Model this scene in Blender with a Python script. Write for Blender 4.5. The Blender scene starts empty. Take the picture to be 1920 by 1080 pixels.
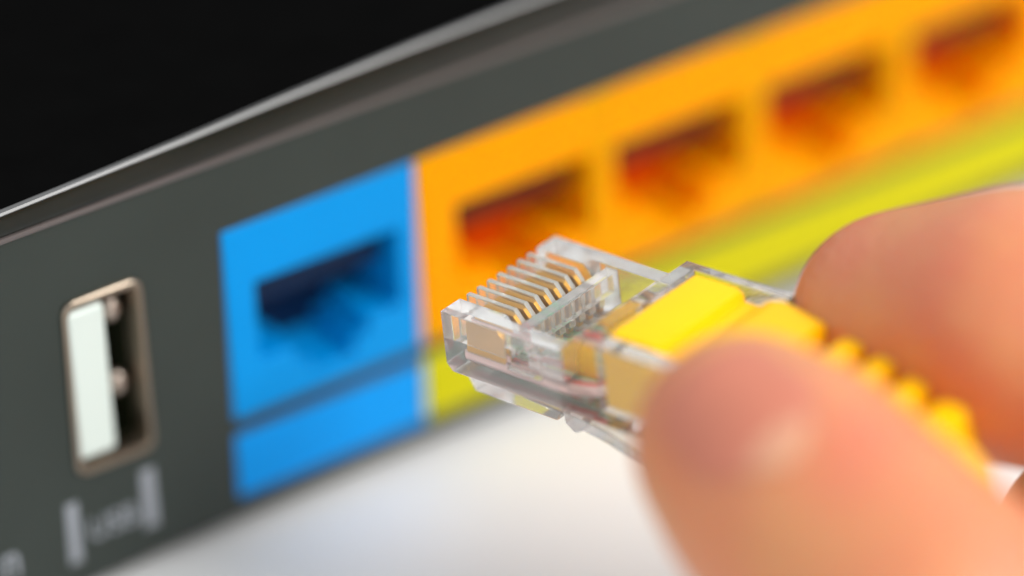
import bpy, bmesh, math, random
from mathutils import Vector, Matrix
random.seed(4)
S = 0.1                       # millimetres -> Blender units (1 unit = 1 cm)
scene = bpy.context.scene
C = scene.collection
scene.unit_settings.scale_length = 0.01

# ------------------------------------------------------------------ camera
R = Matrix(((0.81897, 0.02775, -0.57316), (-0.32401, 0.84673, -0.42198), (0.47360, 0.53130, 0.70244)))
T = Vector((-19.55568, 9.42821, 300.0))
F = 8000.0
def c2w(c):                   # camera frame (x right, y down, z away; mm) -> world mm
    q = R.transposed() @ (Vector(c) - T)
    return Vector((q.x, q.z, -q.y))
def dirw(c):
    q = R.transposed() @ Vector(c)
    return Vector((q.x, q.z, -q.y))
cam_d = bpy.data.cameras.new('camera'); cam = bpy.data.objects.new('camera', cam_d); C.objects.link(cam)
right, up, back = dirw((1, 0, 0)), dirw((0, -1, 0)), dirw((0, 0, -1))
m = Matrix((right, up, back)).transposed().to_4x4(); m.translation = c2w((0, 0, 0)) * S
cam.matrix_world = m
cam_d.lens = 150; cam_d.sensor_width = 36; cam_d.clip_start = 1; cam_d.clip_end = 1000
cam_d.dof.use_dof = True; cam_d.dof.focus_distance = 28.0
cam_d.dof.aperture_fstop = 0.068; cam_d.dof.aperture_blades = 0
scene.camera = cam

# ------------------------------------------------------------------ world and lamps
W = bpy.data.worlds.new('World'); scene.world = W; W.use_nodes = True
bg = W.node_tree.nodes['Background']; bg.inputs[0].default_value = (0.95, 0.98, 1.0, 1); bg.inputs[1].default_value = 0.42
def area(name, loc, target, size, power, col=(1, 1, 1)):
    d = bpy.data.lights.new(name, 'AREA'); d.shape = 'RECTANGLE'; d.size, d.size_y = size; d.energy = power; d.color = col
    o = bpy.data.objects.new(name, d); C.objects.link(o); o.location = loc
    o.rotation_euler = (Vector(target) - Vector(loc)).to_track_quat('-Z', 'Y').to_euler()
    return o
area('softbox_key', (21, -33, 34), (1, -2, 1), (18, 14), 8800, (1, 0.98, 0.95))
area('softbox_right', (36, 2, 30), (1, -3, 1), (16, 16), 1000, (1, 0.96, 0.9))
area('softbox_side', (-34, -30, 22), (1, -2, 1), (4, 6), 500, (0.95, 0.98, 1))
scene.view_settings.view_transform = 'Standard'; scene.view_settings.look = 'None'
scene.view_settings.exposure = 1.2; scene.view_settings.gamma = 1.0
scene.cycles.max_bounces = 20; scene.cycles.transmission_bounces = 16; scene.cycles.glossy_bounces = 6
scene.cycles.diffuse_bounces = 5; scene.cycles.caustics_refractive = True; scene.cycles.caustics_reflective = True
scene.cycles.use_denoising = True; scene.cycles.sample_clamp_indirect = 20; scene.cycles.blur_glossy = 0.3

# ------------------------------------------------------------------ materials
def mat(name, col, rough=0.4, spec=0.5, metal=0.0, noise=0.0, nscale=3.0, bump=0.0, bscale=30.0, coat=0.0, **kw):
    mt = bpy.data.materials.new(name); mt.use_nodes = True
    nt = mt.node_tree; b = nt.nodes['Principled BSDF']
    b.inputs['Base Color'].default_value = (*col, 1); b.inputs['Roughness'].default_value = rough
    b.inputs['Specular IOR Level'].default_value = spec; b.inputs['Metallic'].default_value = metal
    b.inputs['Coat Weight'].default_value = coat
    for k, v in kw.items(): b.inputs[k.replace('_', ' ')].default_value = v
    if noise:
        tc = nt.nodes.new('ShaderNodeTexCoord'); n = nt.nodes.new('ShaderNodeTexNoise')
        n.inputs['Scale'].default_value = nscale; n.inputs['Detail'].default_value = 5
        nt.links.new(tc.outputs['Object'], n.inputs['Vector'])
        mx = nt.nodes.new('ShaderNodeMix'); mx.data_type = 'RGBA'
        mx.inputs[6].default_value = (*[c * (1 - noise) for c in col], 1)
        mx.inputs[7].default_value = (*[min(1, c * (1 + noise)) for c in col], 1)
        nt.links.new(n.outputs['Fac'], mx.inputs[0]); nt.links.new(mx.outputs[2], b.inputs['Base Color'])
    if bump:
        tc = nt.nodes.new('ShaderNodeTexCoord'); n = nt.nodes.new('ShaderNodeTexNoise')
        n.inputs['Scale'].default_value = bscale; n.inputs['Detail'].default_value = 4
        nt.links.new(tc.outputs['Object'], n.inputs['Vector'])
        bp = nt.nodes.new('ShaderNodeBump'); bp.inputs['Strength'].default_value = bump; bp.inputs['Distance'].default_value = 0.02
        nt.links.new(n.outputs['Fac'], bp.inputs['Height']); nt.links.new(bp.outputs[0], b.inputs['Normal'])
    return mt
M = {}
M['panel'] = mat('dark_grey_plastic', (0.029, 0.037, 0.032), 0.5, 0.3, noise=0.18, nscale=0.8, bump=0.15, bscale=60)
M['black'] = mat('black_plastic', (0.003, 0.003, 0.003), 0.7, 0.0, noise=0.2)
M['bezel'] = mat('glossy_black_bezel', (0.010, 0.011, 0.007), 0.2, 0.35, noise=0.4, nscale=3)
M['trim'] = mat('pale_trim', (0.08, 0.08, 0.08), 0.33, 0.7, noise=0.05)
M['seam'] = mat('grey_seam', (0.12, 0.10, 0.095), 0.35, 0.5, noise=0.05)
M['blue'] = mat('blue_plastic', (0.0, 0.255, 0.66), 0.45, 0.12, noise=0.05, nscale=2)
M['blue_strip'] = mat('blue_print', (0.0, 0.285, 0.78), 0.42, 0.15, noise=0.03)
M['orange'] = mat('orange_plastic', (1.0, 0.315, 0.0), 0.5, 0.05, noise=0.04, nscale=2, Subsurface_Weight=0.55, Subsurface_Radius=(0.8, 0.12, 0.01), Subsurface_Scale=1.0)
M['blue_dark'] = mat('navy_shade', (0.0, 0.012, 0.045), 0.5, 0.2, noise=0.1)  # navy stands in for the shade inside the blue port
M['orange_deep'] = mat('orange_recess_glow', (0.55, 0.07, 0.0), 0.5, 0.1, noise=0.1)  # red glow inside the orange sockets, put into the colour
M['orange_dark'] = mat('orange_shadow_insert', (0.10, 0.014, 0.0), 0.5, 0.2, noise=0.1)  # dark red shade of the orange sockets, put into the colour
M['yellow_strip'] = mat('yellow_print', (0.53, 0.50, 0.0), 0.42, 0.15, noise=0.03)
M['usb_metal'] = mat('warm_metal', (0.33, 0.27, 0.21), 0.35, 0.5, 1.0, noise=0.1)
M['spring'] = mat('spring_metal', (0.55, 0.46, 0.40), 0.35, 0.5, 1.0, noise=0.05)
M['usb_white'] = mat('white_tongue', (0.62, 0.69, 0.64), 0.4, 0.5, noise=0.02)
M['cavity'] = mat('dark_cavity', (0.012, 0.014, 0.004), 0.6, 0.3, noise=0.2)
M['print'] = mat('grey_print', (0.27, 0.29, 0.32), 0.5, 0.4, noise=0.05)
M['gold'] = mat('gold', (0.78, 0.40, 0.05), 0.32, 0.5, 0.8, noise=0.06, nscale=20)
M['boot'] = mat('yellow_rubber', (1.0, 0.53, 0.0), 0.45, 0.2, noise=0.03, nscale=4)
M['boot'].node_tree.nodes['Principled BSDF'].inputs['Subsurface Weight'].default_value = 0.25
M['boot'].node_tree.nodes['Principled BSDF'].inputs['Subsurface Radius'].default_value = (0.12, 0.07, 0.01)
M['table'] = mat('white_table', (0.79, 0.79, 0.785), 0.5, 0.3, noise=0.015, nscale=0.3)
def clear(name, col, rough):
    mt = mat(name, col, rough, 0.5, bump=0.10, bscale=9)
    b = mt.node_tree.nodes['Principled BSDF']
    b.inputs['Transmission Weight'].default_value = 0.87; b.inputs['IOR'].default_value = 1.5
    return mt
M['clear'] = clear('clear_polycarbonate', (0.985, 0.98, 0.965), 0.03)
wire_cols = [(0.90, 0.62, 0.58), (0.88, 0.12, 0.08), (0.55, 0.82, 0.62), (0.04, 0.60, 0.18), (0.05, 0.60, 0.18), (0.75, 0.72, 0.66), (0.80, 0.76, 0.68), (0.50, 0.28, 0.12)]

# ------------------------------------------------------------------ helpers
def link(name, me, material, parent=None, bevel=0.0, seg=2, smooth=True, wn=False):
    o = bpy.data.objects.new(name, me); C.objects.link(o)
    if material: me.materials.append(material)
    if parent: o.parent = parent
    if smooth:
        for p in me.polygons: p.use_smooth = True
        me.set_sharp_from_angle(angle=math.radians(35))
    if bevel:
        b = o.modifiers.new('bevel', 'BEVEL'); b.width = bevel * S; b.segments = seg; b.limit_method = 'ANGLE'; b.angle_limit = math.radians(30)
        b.harden_normals = True
    return o
def mesh(name, verts, faces, **kw):
    me = bpy.data.meshes.new(name); me.from_pydata([tuple(c * S for c in v) for v in verts], [], faces); me.update()
    return me
def cells(name, xs, ys, zs, occ, warp=None, closed=True, skip=None):
    """solid made of the occupied cells of an uneven grid: only the boundary faces"""
    nx, ny, nz = len(xs) - 1, len(ys) - 1, len(zs) - 1
    full = {}
    for i in range(nx):
        for j in range(ny):
            for k in range(nz):
                full[i, j, k] = occ((xs[i] + xs[i+1]) / 2, (ys[j] + ys[j+1]) / 2, (zs[k] + zs[k+1]) / 2)
    V = {}; verts = []; faces = []
    def v(i, j, k):
        if (i, j, k) not in V:
            V[i, j, k] = len(verts); p = (xs[i], ys[j], zs[k]); verts.append(warp(*p) if warp else p)
        return V[i, j, k]
    dirs = [((1,0,0), [(1,0,0),(1,1,0),(1,1,1),(1,0,1)]), ((-1,0,0), [(0,0,0),(0,0,1),(0,1,1),(0,1,0)]),
            ((0,1,0), [(0,1,0),(0,1,1),(1,1,1),(1,1,0)]), ((0,-1,0), [(0,0,0),(1,0,0),(1,0,1),(0,0,1)]),
            ((0,0,1), [(0,0,1),(1,0,1),(1,1,1),(0,1,1)]), ((0,0,-1), [(0,0,0),(0,1,0),(1,1,0),(1,0,0)])]
    for (i, j, k), f in full.items():
        if not f: continue
        for d, q in dirs:
            if not full.get((i+d[0], j+d[1], k+d[2]), False):
                faces.append([v(i+a, j+b, k+c) for a, b, c in q])
    me = mesh(name, verts, faces)
    bm = bmesh.new(); bm.from_mesh(me)
    bmesh.ops.remove_doubles(bm, verts=bm.verts, dist=1e-4 * S)
    bmesh.ops.dissolve_degenerate(bm, edges=bm.edges, dist=1e-4 * S)
    bmesh.ops.recalc_face_normals(bm, faces=bm.faces)
    bm.to_mesh(me); bm.free(); me.update()
    return me
def box(name, a, b, material, parent=None, bevel=0.15):
    return link(name, cells(name, (a[0], b[0]), (a[1], b[1]), (a[2], b[2]), lambda *q: True), material, parent, bevel)
def extrude_profile(name, prof, w0, w1):
    """prof: (l, h) polygon; extruded along w; local coords (l, w, -h)"""
    n = len(prof); v = [(l, w0, -h) for l, h in prof] + [(l, w1, -h) for l, h in prof]
    f = [list(range(n)), list(range(2*n-1, n-1, -1))] + [[i, i+n, (i+1) % n + n, (i+1) % n] for i in range(n)]
    me = mesh(name, v, f); bm = bmesh.new(); bm.from_mesh(me); bmesh.ops.recalc_face_normals(bm, faces=bm.faces); bm.to_mesh(me); bm.free()
    return me
def tube(name, pts, radii, seg=20, cap=True, squash=None):
    verts = []; faces = []; n = len(pts); pts = [Vector(p) for p in pts]
    for i, p in enumerate(pts):
        t = (pts[min(i+1, n-1)] - pts[max(i-1, 0)]).normalized()
        a = t.orthogonal().normalized() if i == 0 else (a - t * a.dot(t)).normalized()
        b = t.cross(a)
        for k in range(seg):
            th = 2 * math.pi * k / seg
            verts.append(tuple(p + (a * math.cos(th) + b * math.sin(th)) * radii[i]))
    for i in range(n-1):
        for k in range(seg):
            faces.append([i*seg+k, i*seg+(k+1) % seg, (i+1)*seg+(k+1) % seg, (i+1)*seg+k])
    if cap: faces += [list(range(seg))[::-1], [(n-1)*seg+k for k in range(seg)]]
    return mesh(name, verts, faces)
def empty(name, label, cat, loc=(0, 0, 0), group=None):
    o = bpy.data.objects.new(name, None); C.objects.link(o); o.location = loc; o.empty_display_size = 1
    o['label'] = label; o['category'] = cat
    if group: o['group'] = group
    return o
def frange(a, b, n): return [a + (b-a)*i/n for i in range(n+1)]
def interp(x, pts):
    if x <= pts[0][0]: return pts[0][1]
    for (a, b), (c, d) in zip(pts, pts[1:]):
        if x <= c:
            t = (x-a)/(c-a); return b + (d-b)*t
    return pts[-1][1]

# ------------------------------------------------------------------ table
tb = mesh('table_top', [(-600, -700, -9.5), (800, -700, -9.5), (800, 700, -9.5), (-600, 700, -9.5)], [[0, 1, 2, 3]])
t = link('table_top', tb, M['table'], None, smooth=False); t['kind'] = 'structure'; t['label'] = 'white blurred table top under the router'

# ------------------------------------------------------------------ router
router = empty('router', 'dark grey network router with blue and orange ports and black top', 'router')
X0, X1, DEP = -62.0, 118.0, 120.0
def zbot(x): return interp(x, [(-62, -8.2), (-12, -8.1), (-6, -7.8), (0, -7.7), (16, -7.5), (30, -7.35), (118, -7.3)])
def ztop(x): return interp(x, [(-62, 21.6), (-16, 23.5), (-2, 24.1), (5, 24.5), (16, 24.95), (26, 25.2), (60, 25.7), (118, 25.4)])
def zseam(x): return 21.1 + (ztop(x) - 24.1) * 0.25
BX1 = 15.98; ZT = 15.57; OX1 = 77.6
# back panel: a sheet with cut-outs for the ports, rolled under at the bottom
holes = [(0.0, BX1, 0.0, ZT), (BX1, OX1, 0.0, ZT), (-12.5, -6.65, 0.85, 14.45)]
xs = sorted(set([round(v, 3) for v in frange(X0, X1, 30)] + [0.0, BX1, OX1, -12.5, -6.65]))
zs = [-99, -98, -97, -6.7, 0.0, 0.85, 7.0, 14.45, ZT, 18.5, 99]
verts = []; faces = []; idx = {}
def pv(i, k):
    if (i, k) not in idx:
        x = xs[i]; z = zs[k]; y = 0.0
        if z == -99: z, y = zbot(x) - 1.25, 1.6
        elif z == -98: z, y = zbot(x) - 0.85, 0.55
        elif z == -97: z, y = zbot(x), 0.0
        elif z == 99: z = zseam(x)
        idx[i, k] = len(verts); verts.append((x, y, z))
    return idx[i, k]
for i in range(len(xs)-1):
    for k in range(len(zs)-1):
        cx = (xs[i]+xs[i+1])/2; cz = (zs[k]+zs[k+1])/2
        if k > 2 and any(a < cx < b and c < cz < d for a, b, c, d in holes): continue
        if k == 3 and False: continue
        faces.append([pv(i, k), pv(i+1, k), pv(i+1, k+1), pv(i, k+1)])
pn = link('back_panel', mesh('back_panel', verts, faces), M['panel'], router, smooth=True)
# sheet behind the cut-outs is closed by the port housings themselves
def sweep(name, prof, material, fz, parent, smooth=True):
    """prof: (y, dz) list swept along x; z = fz(x) + dz"""
    xx = frange(X0, X1, 90); v = []; f = []; n = len(prof)
    for x in xx:
        for y, dz in prof: v.append((x, y, fz(x) + dz))
    for i in range(len(xx)-1):
        for j in range(n): f.append([i*n+j, (i+1)*n+j, (i+1)*n+(j+1) % n, i*n+(j+1) % n])
    f += [list(range(n)), list(range((len(xx)-1)*n, len(xx)*n))[::-1]]
    me = mesh(name, v, f); bm = bmesh.new(); bm.from_mesh(me); bmesh.ops.recalc_face_normals(bm, faces=bm.faces); bm.to_mesh(me); bm.free()
    return link(name, me, material, parent, smooth=smooth)
sweep('seam_strip', [(0.3, -0.1), (-0.25, 0.0), (-0.42, 0.25), (-0.42, 0.5), (0.3, 0.6)], M['seam'], zseam, router)
# glossy bezel between the seam and the pale edge
xx = frange(X0, X1, 90); v = []; f = []
for x in xx:
    zl, zh = zseam(x) + 0.62, ztop(x) - 0.30
    v += [(x, 0.6, zl), (x, -0.32, zl), (x, -0.60, (zl*2+zh)/3), (x, -0.5, zh), (x, 0.6, zh)]
for i in range(len(xx)-1):
    for j in range(5): f.append([i*5+j, (i+1)*5+j, (i+1)*5+(j+1) % 5, i*5+(j+1) % 5])
me = mesh('bezel', v, f); bm = bmesh.new(); bm.from_mesh(me); bmesh.ops.recalc_face_normals(bm, faces=bm.faces); bm.to_mesh(me); bm.free()
link('bezel', me, M['bezel'], router)
sweep('trim_edge', [(0.6, -0.28), (-0.5, -0.28), (-0.52, -0.2), (-0.40, -0.06), (0.0, 0.0), (0.6, 0.0)], M['trim'], ztop, router)
# black top cover and the underside
v = []; f = []
prof = [(-0.06, 0.02), (3, 0.12), (30, 1.0), (DEP/2, 1.6), (DEP-20, 0.8), (DEP, -2.0)]
for x in xx:
    for y, dz in prof: v.append((x, y, ztop(x) + dz))
n = len(prof)
for i in range(len(xx)-1):
    for j in range(n-1): f.append([i*n+j, (i+1)*n+j, (i+1)*n+j+1, i*n+j+1])
link('top_cover', mesh('top_cover', v, f), M['black'], router)
v = [(X0, 1.6, -10.0+0.4), (X1, 1.6, -9.6), (X1, DEP, -9.6), (X0, DEP, -9.6)]
v = []
for x in (X0, X1):
    v += [(x, 1.6, zbot(x)-1.25), (x, 0.62, ztop(x)-0.05), (x, DEP, ztop(x)-2.0), (x, DEP, zbot(x)-1.25)]
link('base_shell', mesh('base_shell', v, [[0, 1, 2, 3], [4, 7, 6, 5], [3, 2, 6, 7], [0, 3, 7, 4]]), M['black'], router, smooth=False)
for fx in (X0+12, X1-12):
    for fy in (10, DEP-12):
        link('rubber_foot', tube('rubber_foot', [(fx, fy, -9.48), (fx, fy, -8.6)], [4, 4]), M['black'], router)

# ethernet ports: each a housing with a stepped opening
def port(name, x0, x1, hx, material, edge=0.18):
    """x0..x1 face width, hx = left edge of the opening"""
    a, b = hx, hx + 11.9
    z0, z1, z2, zt = 1.7, 2.9, 4.2, 10.65
    X = [x0, a, a + 2.9, a + 4.1, b - 4.1, b - 2.9, b, x1]
    Z = [0.04, z0, z1, z2, zt, ZT - 0.04]
    Y = [-0.12, 12.0, 13.0]
    def occ(x, y, z):
        if y > 12: return True
        if a < x < b and z2 < z < zt: return False
        if a+2.9 < x < b-2.9 and z1 < z < zt: return False
        if a+4.1 < x < b-4.1 and z0 < z < zt: return False
        return True
    return link(name, cells(name, X, Y, Z, occ), material, router, edge)
port('ethernet_port', 0.04, BX1 - 0.04, 2.45, M['blue'])['label'] = 'blue ethernet port'
P = 13.97; px = 19.28
for k in range(4):
    xa = BX1 + 0.04 if k == 0 else px + P*k - 1.035
    xb = px + P*(k+1) - 1.035 if k < 3 else OX1 - 0.04
    port('ethernet_port', xa, xb, px + P*k, M['orange'], 0.18 if k in (0,) else 0.05)
# jack springs inside the ports (wide and dark, painting shade along the upper side)
for hx in [2.45] + [px + P*k for k in range(4)]:
    box('contact_shade_block', (hx+0.4, 1.7, 7.5), (hx+11.4, 5.38, 10.6), M['blue_dark'] if hx < 3 else M['orange_dark'], router, 0.2)  # dark block added to paint the shaded band under the opening's top
    box('painted_port_back', (hx+0.02, 5.4, 1.75), (hx+11.88, 11.9, 10.6), M['blue_dark'] if hx < 3 else M['orange_deep'], router, 0.0)  # fill coloured as inner shade in blue port, red glow in orange ones
    v = []; f = []
    for j in range(8):
        cx = hx + 5.95 + (j - 3.5) * 1.02; q = len(v)
        for y, z in ((2.4, 7.45), (5.35, 5.9)):
            v += [(cx-0.3, y, z), (cx+0.3, y, z), (cx+0.3, y, z-0.35), (cx-0.3, y, z-0.35)]
        f += [[q+0, q+1, q+5, q+4], [q+1, q+2, q+6, q+5], [q+2, q+3, q+7, q+6], [q+3, q+0, q+4, q+7], [q, q+3, q+2, q+1], [q+4, q+5, q+6, q+7]]
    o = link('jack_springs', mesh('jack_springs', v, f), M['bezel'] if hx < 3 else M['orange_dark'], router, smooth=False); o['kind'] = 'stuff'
# printed colour strips below the ports
box('colour_strip', (0.0, -0.14, -6.43), (BX1-0.05, 0.3, -1.2), M['blue_strip'], router, 0.12)['label'] = 'blue strip under the blue port'
box('colour_strip', (BX1+0.05, -0.14, -6.3), (X1-20, 0.3, -0.95), M['yellow_strip'], router, 0.12)['label'] = 'yellow strip under the orange ports'

# USB port: open metal shell, white tongue, two springs
ux0, ux1, uz0, uz1 = -12.69, -6.46, 0.63, 14.64
def rr(x0, x1, z0, z1, r, y, n=5):
    out = []
    for cx, cz, a0 in ((x1-r, z1-r, 0), (x0+r, z1-r, 90), (x0+r, z0+r, 180), (x1-r, z0+r, 270)):
        for i in range(n+1):
            a = math.radians(a0 + 90*i/n); out.append((cx + r*math.cos(a), y, cz + r*math.sin(a)))
    return out
loops = [rr(ux0, ux1, uz0, uz1, 0.95, 0.3), rr(ux0, ux1, uz0, uz1, 0.95, -0.22), rr(ux0+0.12, ux1-0.12, uz0+0.12, uz1-0.12, 0.85, -0.34),
         rr(ux0+0.42, ux1-0.42, uz0+0.55, uz1-0.55, 0.5, -0.30), rr(ux0+0.55, ux1-0.55, uz0+0.68, uz1-0.68, 0.35, 0.0),
         rr(ux0+0.55, ux1-0.55, uz0+0.68, uz1-0.68, 0.35, 1.6)]
def loft(name, loops, close_end=False):
    v = [p for l in loops for p in l]; n = len(loops[0]); f = []
    for i in range(len(loops)-1):
        for j in range(n): f.append([i*n+j, i*n+(j+1) % n, (i+1)*n+(j+1) % n, (i+1)*n+j])
    if close_end: f.append([(len(loops)-1)*n+j for j in range(n)])
    me = mesh(name, v, f); bm = bmesh.new(); bm.from_mesh(me); bmesh.ops.recalc_face_normals(bm, faces=bm.faces); bm.to_mesh(me); bm.free(); return me
usb = link('usb_port', loft('usb_port', loops), M['usb_metal'], router)
link('cavity', loft('cavity', [rr(ux0+0.55, ux1-0.55, uz0+0.68, uz1-0.68, 0.35, 1.6), rr(ux0+0.55, ux1-0.55, uz0+0.68, uz1-0.68, 0.35, 9.0)], True), M['cavity'], usb)
box('tongue', (ux0+0.2, -0.45, uz0+1.3), (ux0+3.2, 8.8, uz1-0.75), M['usb_white'], usb, 0.45)
for zc in (11.9, 5.9):
    bm = bmesh.new(); bmesh.ops.create_uvsphere(bm, u_segments=20, v_segments=12, radius=1)
    for vv in bm.verts: vv.co = Vector(((-8.15 + vv.co.x*0.7)*S, (1.5 + vv.co.y*0.7)*S, (zc + vv.co.z*1.0)*S))
    me = bpy.data.meshes.new('spring_contact'); bm.to_mesh(me); bm.free()
    link('spring_contact', me, M['spring'], usb)

# print on the panel
def print_bar(x, z0, z1, w=1.25):
    a = box('printed_bar', (x, -0.012, z0), (x+w, 0.05, z1), M['print'], router, 0.0); return a
print_bar(-13.8, -6.35, -1.35, 0.95); print_bar(-7.75, -5.85, -1.0, 1.1)
def text(s, x, z, size, name='printed_text', sx=1.0):
    cu = bpy.data.curves.new(name, 'FONT'); cu.body = s; cu.size = size * S; cu.extrude = 0.01 * S; cu.offset = 0.012 * size * S
    o = bpy.data.objects.new(name, cu); C.objects.link(o)
    dg = bpy.context.evaluated_depsgraph_get(); me = bpy.data.meshes.new_from_object(o.evaluated_get(dg))
    bpy.data.objects.remove(o); me.name = name
    q = bpy.data.objects.new(name, me); C.objects.link(q); me.materials.clear(); me.materials.append(M['print'])
    q.parent = router; q.rotation_euler = (math.radians(90), 0, 0); q.location = (x*S, -0.02*S, z*S); q.scale = (sx, 1, 1)
    return q
text('USB', -12.15, -5.0, 2.45, sx=0.92)
text('n', -19.15, -5.3, 4.0, sx=0.8)

# ------------------------------------------------------------------ plug and cable
wv = Vector((.650, -.431, .626)).normalized(); lv = Vector((.7535, .256, -.605)); lv = (lv - wv*lv.dot(wv)).normalized(); hv = wv.cross(lv)
O = Vector((-4.713, 1.501, 279.3))
cable = empty('ethernet_cable', 'clear network plug with gold contacts and yellow ribbed boot held by fingers', 'network cable')
m = Matrix((dirw(lv), dirw(wv), dirw(-hv))).transposed().to_4x4(); m.translation = c2w(O) * S
cable.matrix_world = m
PLUG = m
WC = [2.27 + 1.02*k for k in range(8)]
HB = 4.5
def housing():
    L = [0, 0.8, 4.15, 4.95, 5.5, 6.5, 8.4, 9.8, 10.0, 11.6, 12.75, 20.4]
    Wd = [0, 0.45, 1.45] + [c + d for c in WC for d in (-0.31, 0.31)] + [10.45, 10.95, 11.68]
    Z = [-HB, -3.95, -3.15, -2.75, -2.0, -1.0, -0.2, 0, 1.45]
    def occ(l, w, z):
        h = -z
        inner = 1.45 < w < 10.45
        if 0.8 < l < 11.6 and 1.9 < w < 9.8 and 3.15 < h < 3.95: return False
        if 5.5 < l < 8.4 and w < 0.45 and 1.0 < h < 2.75: return False
        if l < 10: 
            if h < 0: return False
            if not inner: return True
            if l < 4.95: return not (h < 2.75 and any(abs(w-c) < 0.31 for c in WC))
            if l < 5.5: return h > 2.0
            if l < 6.5: return h > 0.2
            if l < 9.8: return h > 2.75
            return True
        if l < 12.75: return True
        return w < 1.45 or w > 10.95 or h > 3.9
    def warp(l, w, z):
        if l == 10.0 and z == 1.45: z = 0.0
        if l == 4.95 and z == 0 and 1.9 < w < 9.8: z = -1.0
        if l == 4.95 and z == -0.2 and 1.9 < w < 9.8: z = -1.0
        if l == 0 and z == -HB: l = 0.5
        return (l, w, z)
    return cells('housing', L, Wd, Z, occ, warp)
hs = link('housing', housing(), M['clear'], cable, 0.07, 2)
M['crystal'] = clear('crystal_polycarbonate', (0.99, 0.985, 0.97), 0.02)
M['crystal'].node_tree.nodes['Principled BSDF'].inputs['Transmission Weight'].default_value = 0.98
M['frosted'] = clear('frosted_polycarbonate', (0.90, 0.87, 0.78), 0.22)
M['frosted'].node_tree.nodes['Principled BSDF'].inputs['Transmission Weight'].default_value = 0.68
hs.data.materials.append(M['frosted']); hs.data.materials.append(M['crystal'])
for p in hs.data.polygons:
    c = p.center / S
    if c.x > 9.9: p.material_index = 2
    if c.x < 4.96 and 1.9 < c.y < 9.8 and c.z > -2.7 and (abs(p.normal.z) > 0.3 or abs(p.normal.x) > 0.5): p.material_index = 1
hs['label'] = 'clear plastic plug body'
for c in WC:
    o = link('contact', extrude_profile('contact', [(1.2, 0.7), (3.8, 0.7), (4.5, 1.5), (4.5, 2.1), (4.42, 2.25), (4.5, 2.4), (4.42, 2.55), (4.5, 2.7), (4.42, 3.3), (3.6, 3.9), (3.0, 3.2), (2.2, 3.9), (1.05, 3.2)], c-0.24, c+0.24), M['gold'], cable, 0.04, 1)
for k, c in enumerate(WC):
    mt = mat('wire_' + str(k), wire_cols[k], 0.4, 0.4)
    zc = -3.54
    pts = [(0.9, c, zc), (6.0, c, zc), (9.5, c, zc), (12.5, 5.84 + (c-5.84)*0.8, zc+0.5)]
    wo = link('wire', tube('wire', pts, [0.385]*4, 14), mt, cable)
    wo['label'] = ('pink wire', 'red wire', 'pale green wire', 'green wire', 'green wire', 'off-white wire', 'off-white wire', 'brown wire')[k]
# latch tab
link('latch_base', extrude_profile('latch_base', [(0.45, HB+0.03), (0.2, 5.8), (0.75, 6.75), (7.9, 6.8), (8.3, 6.0), (5.2, 5.75), (4.3, HB+0.03)], 1.6, 10.0), M['clear'], cable, 0.15, 2)
link('latch_tab', extrude_profile('latch_tab', [(8.4, 6.0), (9.4, 6.05), (12, 6.35), (15, 7.2), (18, 8.3), (22, 9.6), (21.8, 10.5), (17.5, 9.3), (14.8, 8.15), (12, 7.3), (10.0, 7.0), (9.2, 7.4), (8.4, 6.85)], 1.75, 9.9), M['clear'], cable, 0.12, 2)
# yellow boot: insert, neck, body, ribs
def rrect(l, w0, w1, h0, h1, r, n=5):
    out = []
    for cw, ch, a0 in ((w1-r, -h0-r, 0), (w0+r, -h0-r, 90), (w0+r, -h1+r, 180), (w1-r, -h1+r, 270)):
        for i in range(n+1):
            a = math.radians(a0 + 90*i/n); out.append((l, cw + r*math.cos(a), ch + r*math.sin(a)))
    return out
def sag(l): return 0.0 if l < 23 else 0.004*(l-23)**2
def loft_l(name, secs):
    loops = [[(x, y, z - sag(x)) for x, y, z in rrect(*s)] for s in secs]
    v = [p for q in loops for p in q]; n = len(loops[0]); f = []
    for i in range(len(loops)-1):
        for j in range(n): f.append([i*n+j, i*n+(j+1) % n, (i+1)*n+(j+1) % n, (i+1)*n+j])
    f += [list(range(n)), list(range((len(loops)-1)*n, len(loops)*n))]
    me = mesh(name, v, f); bm = bmesh.new(); bm.from_mesh(me); bmesh.ops.recalc_face_normals(bm, faces=bm.faces); bm.to_mesh(me); bm.free(); return me
boot = link('boot', loft_l('boot', [(12.95, 2.1, 10.6, -1.0, 3.7, 0.5), (13.2, 1.6, 10.8, -1.4, 3.8, 0.5), (16.5, 1.6, 10.8, -1.5, 3.8, 0.5), (16.9, 1.6, 10.8, -1.3, 3.8, 0.5),
      (17.1, 1.6, 10.8, -0.7, 3.8, 0.6), (18.8, 1.6, 10.8, -0.7, 3.8, 0.6), (19.4, 1.6, 10.8, -1.5, 3.8, 0.8), (20.6, 1.6, 10.8, -1.9, 4.3, 1.0), (24.5, 2.0, 10.2, -1.9, 4.6, 1.6),
      (25.0, 3.5, 8.5, 0.1, 3.9, 1.8), (29, 3.5, 8.5, 0.1, 3.9, 1.8), (33, 3.5, 8.5, 0.1, 3.9, 1.8), (36.0, 3.9, 8.1, 0.6, 3.9, 1.6), (36.8, 4.2, 7.7, 0.9, 3.6, 1.2)]), M['boot'], cable, 0.0)
for k in range(4):
    l = 26.4 + 2.75*k; g = 0.12*k + 0.06*k*k
    link('rib', loft_l('rib', [(l, 2.5+g, 9.7-g, -1.3+g, 4.3-g, 1.6), (l+0.2, 2.2+g, 10.0-g, -1.7+g, 4.6-g, 1.7), (l+1.5, 2.2+g, 10.0-g, -1.7+g, 4.6-g, 1.7), (l+1.7, 2.5+g, 9.7-g, -1.3+g, 4.3-g, 1.6)]), M['boot'], cable)
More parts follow.
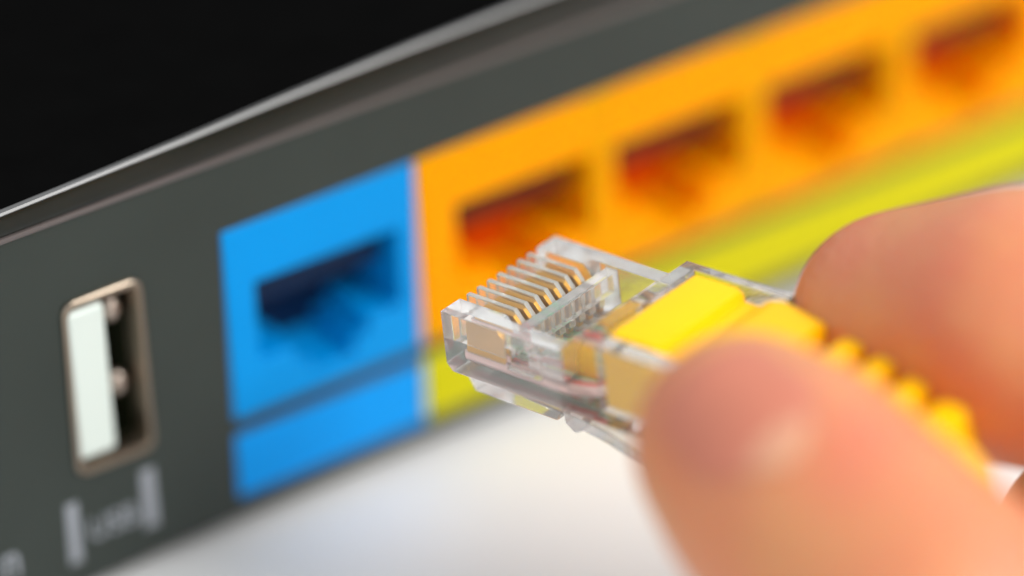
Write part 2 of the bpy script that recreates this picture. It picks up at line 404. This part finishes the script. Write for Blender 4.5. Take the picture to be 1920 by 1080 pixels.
link('cable_jacket', tube('cable_jacket', [(8.9, 5.84, -2.3), (12.9, 5.84, -2.2)], [1.35, 1.9], 24), M['boot'], cable)
link('cable_cord', tube('cable_cord', [(36.4, 5.9, -2.6), (37.6, 5.9, -3.6), (38.0, 5.8, -5.5), (39.0, 5.6, -9), (38.5, 5.3, -16), (39.5, 4.5, -22), (43, 3, -26.5), (50, 0, -28.3), (64, -6, -29.4), (110, -30, -33.6), (240, -120, -46.3)], [1.8]*11, 24), M['boot'], cable)

# ------------------------------------------------------------------ hand
def at_w(u, v, w):            # camera-frame point seen at pixel (u, v) at height w along the plug's width axis
    d = Vector(((u-960)/F, (v-540)/F, 1.0)); s = (O.dot(wv) + w) / d.dot(wv); return d * s
def at_z(u, v, z): return Vector(((u-960)/F*z, (v-540)/F*z, z))
hand_bm = bmesh.new()
def blob(c, r, sc=None):
    """c: camera-frame centre (mm)"""
    mtx = Matrix.Translation(c2w(c) * S) @ Matrix.Scale(r * S, 4)
    if sc:
        axis, k = sc; mtx = Matrix.Translation(c2w(c) * S) @ Matrix.Scale(k, 4, dirw(axis).normalized()) @ Matrix.Scale(r * S, 4)
    bmesh.ops.create_icosphere(hand_bm, subdivisions=3, radius=1, matrix=mtx)
def limb(nodes, step=1.6, sc=None):
    for (a, ra), (b, rb) in zip(nodes, nodes[1:]):
        n = max(1, int((b-a).length / step))
        for i in range(n+1):
            t = i/n; blob(a.lerp(b, t), ra + (rb-ra)*t, sc)
tC = at_w(1400, 838, -5.0)
th2 = at_w(1482, 916, -5.9); th3 = at_w(1750, 1200, -9.0)
thumb = [(tC, 7.15), (th2, 8.3), (th3, 9.7), (th3 + Vector((10, 13, 6)), 10.2), (th3 + Vector((24, 26, 20)), 11.5), (th3 + Vector((44, 34, 38)), 15)]
limb(thumb)
iC = at_w(1690, 602, 16.2); i2 = at_w(1920, 612, 16.8)
i3 = i2 + Vector((14, 2, -1.5)); 
index = [(iC, 7.35), (i2, 9.1), (i3, 9.4), (i3 + Vector((22, -1, -2)), 9.6), (i3 + Vector((52, 14, 16)), 11.5)]
limb(index)
print('thumb', tC, th2, th3, 'index', iC, i2)
# middle, ring and little finger curl below the index; palm and wrist beyond the frame
mid = [(i2 + Vector((6, 14.3, 8)), 7.2), (i2 + Vector((19, 17, 6)), 8.6), (i2 + Vector((38, 14, 2)), 9.2), (i2 + Vector((64, 26, 18)), 11.5)]
limb(mid, 2.2)
limb([(i2 + Vector((14, 31, 14)), 7.2), (i2 + Vector((28, 32, 10)), 8.2), (i2 + Vector((46, 30, 8)), 8.8), (i2 + Vector((66, 40, 22)), 11)], 2.2)
limb([(i2 + Vector((26, 44, 20)), 6.2), (i2 + Vector((38, 46, 17)), 7.2), (i2 + Vector((52, 45, 17)), 7.8), (i2 + Vector((68, 52, 26)), 10)], 2.2)
palm = i3 + Vector((52, 14, 16)); heel = th3 + Vector((60, 50, 46))
for a in (palm, palm + Vector((0, 14, 4)), palm + Vector((0, 27, 8)), palm + Vector((0, 38, 12))):
    limb([(a, 11.5), (heel + (a - palm)*0.6 + Vector((22, 10, 0)), 14)], 4)
limb([(heel + Vector((16, 12, 4)), 17), (heel + Vector((70, 50, 10)), 20), (heel + Vector((150, 100, 20)), 24)], 6)
me = bpy.data.meshes.new('hand'); hand_bm.to_mesh(me); hand_bm.free()
tmp = bpy.data.objects.new('tmp', me); C.objects.link(tmp)
rm = tmp.modifiers.new('r', 'REMESH'); rm.mode = 'VOXEL'; rm.voxel_size = 0.085; rm.use_smooth_shade = True
sm = tmp.modifiers.new('s', 'SMOOTH'); sm.iterations = 12; sm.factor = 0.6
me2 = bpy.data.meshes.new_from_object(tmp.evaluated_get(bpy.context.evaluated_depsgraph_get()))
bpy.data.objects.remove(tmp); me2.name = 'person'
def skin_material():
    mt = bpy.data.materials.new('skin'); mt.use_nodes = True; nt = mt.node_tree; b = nt.nodes['Principled BSDF']
    tc = nt.nodes.new('ShaderNodeTexCoord')
    n = nt.nodes.new('ShaderNodeTexNoise'); n.inputs['Scale'].default_value = 1.1; n.inputs['Detail'].default_value = 3
    nt.links.new(tc.outputs['Object'], n.inputs['Vector'])
    cr = nt.nodes.new('ShaderNodeValToRGB'); e = cr.color_ramp.elements
    e[0].position = 0.35; e[0].color = (0.63, 0.262, 0.105, 1); e[1].position = 0.68; e[1].color = (0.62, 0.185, 0.095, 1)
    nt.links.new(n.outputs['Fac'], cr.inputs['Fac']); nt.links.new(cr.outputs['Color'], b.inputs['Base Color'])
    b.inputs['Subsurface Weight'].default_value = 0.6; b.inputs['Subsurface Radius'].default_value = (0.30, 0.09, 0.04)
    b.inputs['Subsurface Scale'].default_value = 1.0; b.inputs['Roughness'].default_value = 0.42; b.inputs['Specular IOR Level'].default_value = 0.5
    w = nt.nodes.new('ShaderNodeTexNoise'); w.inputs['Scale'].default_value = 14; w.inputs['Detail'].default_value = 4
    nt.links.new(tc.outputs['Object'], w.inputs['Vector'])
    bp = nt.nodes.new('ShaderNodeBump'); bp.inputs['Strength'].default_value = 0.6; bp.inputs['Distance'].default_value = 0.05
    nt.links.new(w.outputs['Fac'], bp.inputs['Height']); nt.links.new(bp.outputs[0], b.inputs['Normal'])
    return mt
M['skin'] = skin_material()
me2.materials.clear()
person = link('person', me2, M['skin'], None, smooth=False)
for p in me2.polygons: p.use_smooth = True
person['label'] = "bare fingertips of a person's hand pinching the yellow boot of the plug"; person['category'] = 'person'
# thumb nail: a curved plate on the back of the thumb tip
M['nail'] = mat('nail', (0.53, 0.175, 0.11), 0.5, 0.3, noise=0.05)
nn = Vector((-0.02, -0.22, -0.97)).normalized()       # outward, camera frame
ax = (th2 - tC); ax = (ax - nn*ax.dot(nn)).normalized(); sd = nn.cross(ax)
from mathutils.bvhtree import BVHTree
bvh = BVHTree.FromPolygons([x.co.copy() for x in me2.vertices], [tuple(p.vertices) for p in me2.polygons])
v = []; f = []; NA, NB = 16, 14
out_w = dirw(nn).normalized()
for i in range(NA+1):
    u_ = i/NA; a = -5.4 + 9.2*u_
    wid = 4.9 * (1 - 0.10*(1-u_)**2) * (1 if u_ > 0.12 else 0.93) * (1 - 0.55*max(0, u_-0.72)**1.2/0.28**1.2)
    for j in range(NB+1):
        q = -1 + 2*j/NB
        aa = a + (1.3*q*q if u_ < 0.5 else -1.1*q*q*(u_-0.5)*2)
        o_ = c2w(tC + ax*aa + sd*(q*wid)) * S
        hit = bvh.ray_cast(o_ + out_w*2.0, -out_w)[0]
        lift = 0.018 + 0.02*(1-q*q) if 0 < i < NA and 0 < j < NB else -0.02
        v.append(tuple((hit + out_w*lift) / S))
for i in range(NA):
    for j in range(NB):
        f.append([i*(NB+1)+j, i*(NB+1)+j+1, (i+1)*(NB+1)+j+1, (i+1)*(NB+1)+j])
nail = link('nail', mesh('nail', v, f), M['nail'], person)
M['lunula'] = mat('lunula', (0.62, 0.31, 0.19), 0.5, 0.3); nail.data.materials.append(M['lunula'])
for pi, pg in enumerate(nail.data.polygons):
    i_, j_ = divmod(pi, NB)
    if i_ >= NA-4 + int(round(5*((j_+0.5-NB/2)/(NB/2))**2)): pg.material_index = 1
for p in nail.data.polygons: p.use_smooth = True
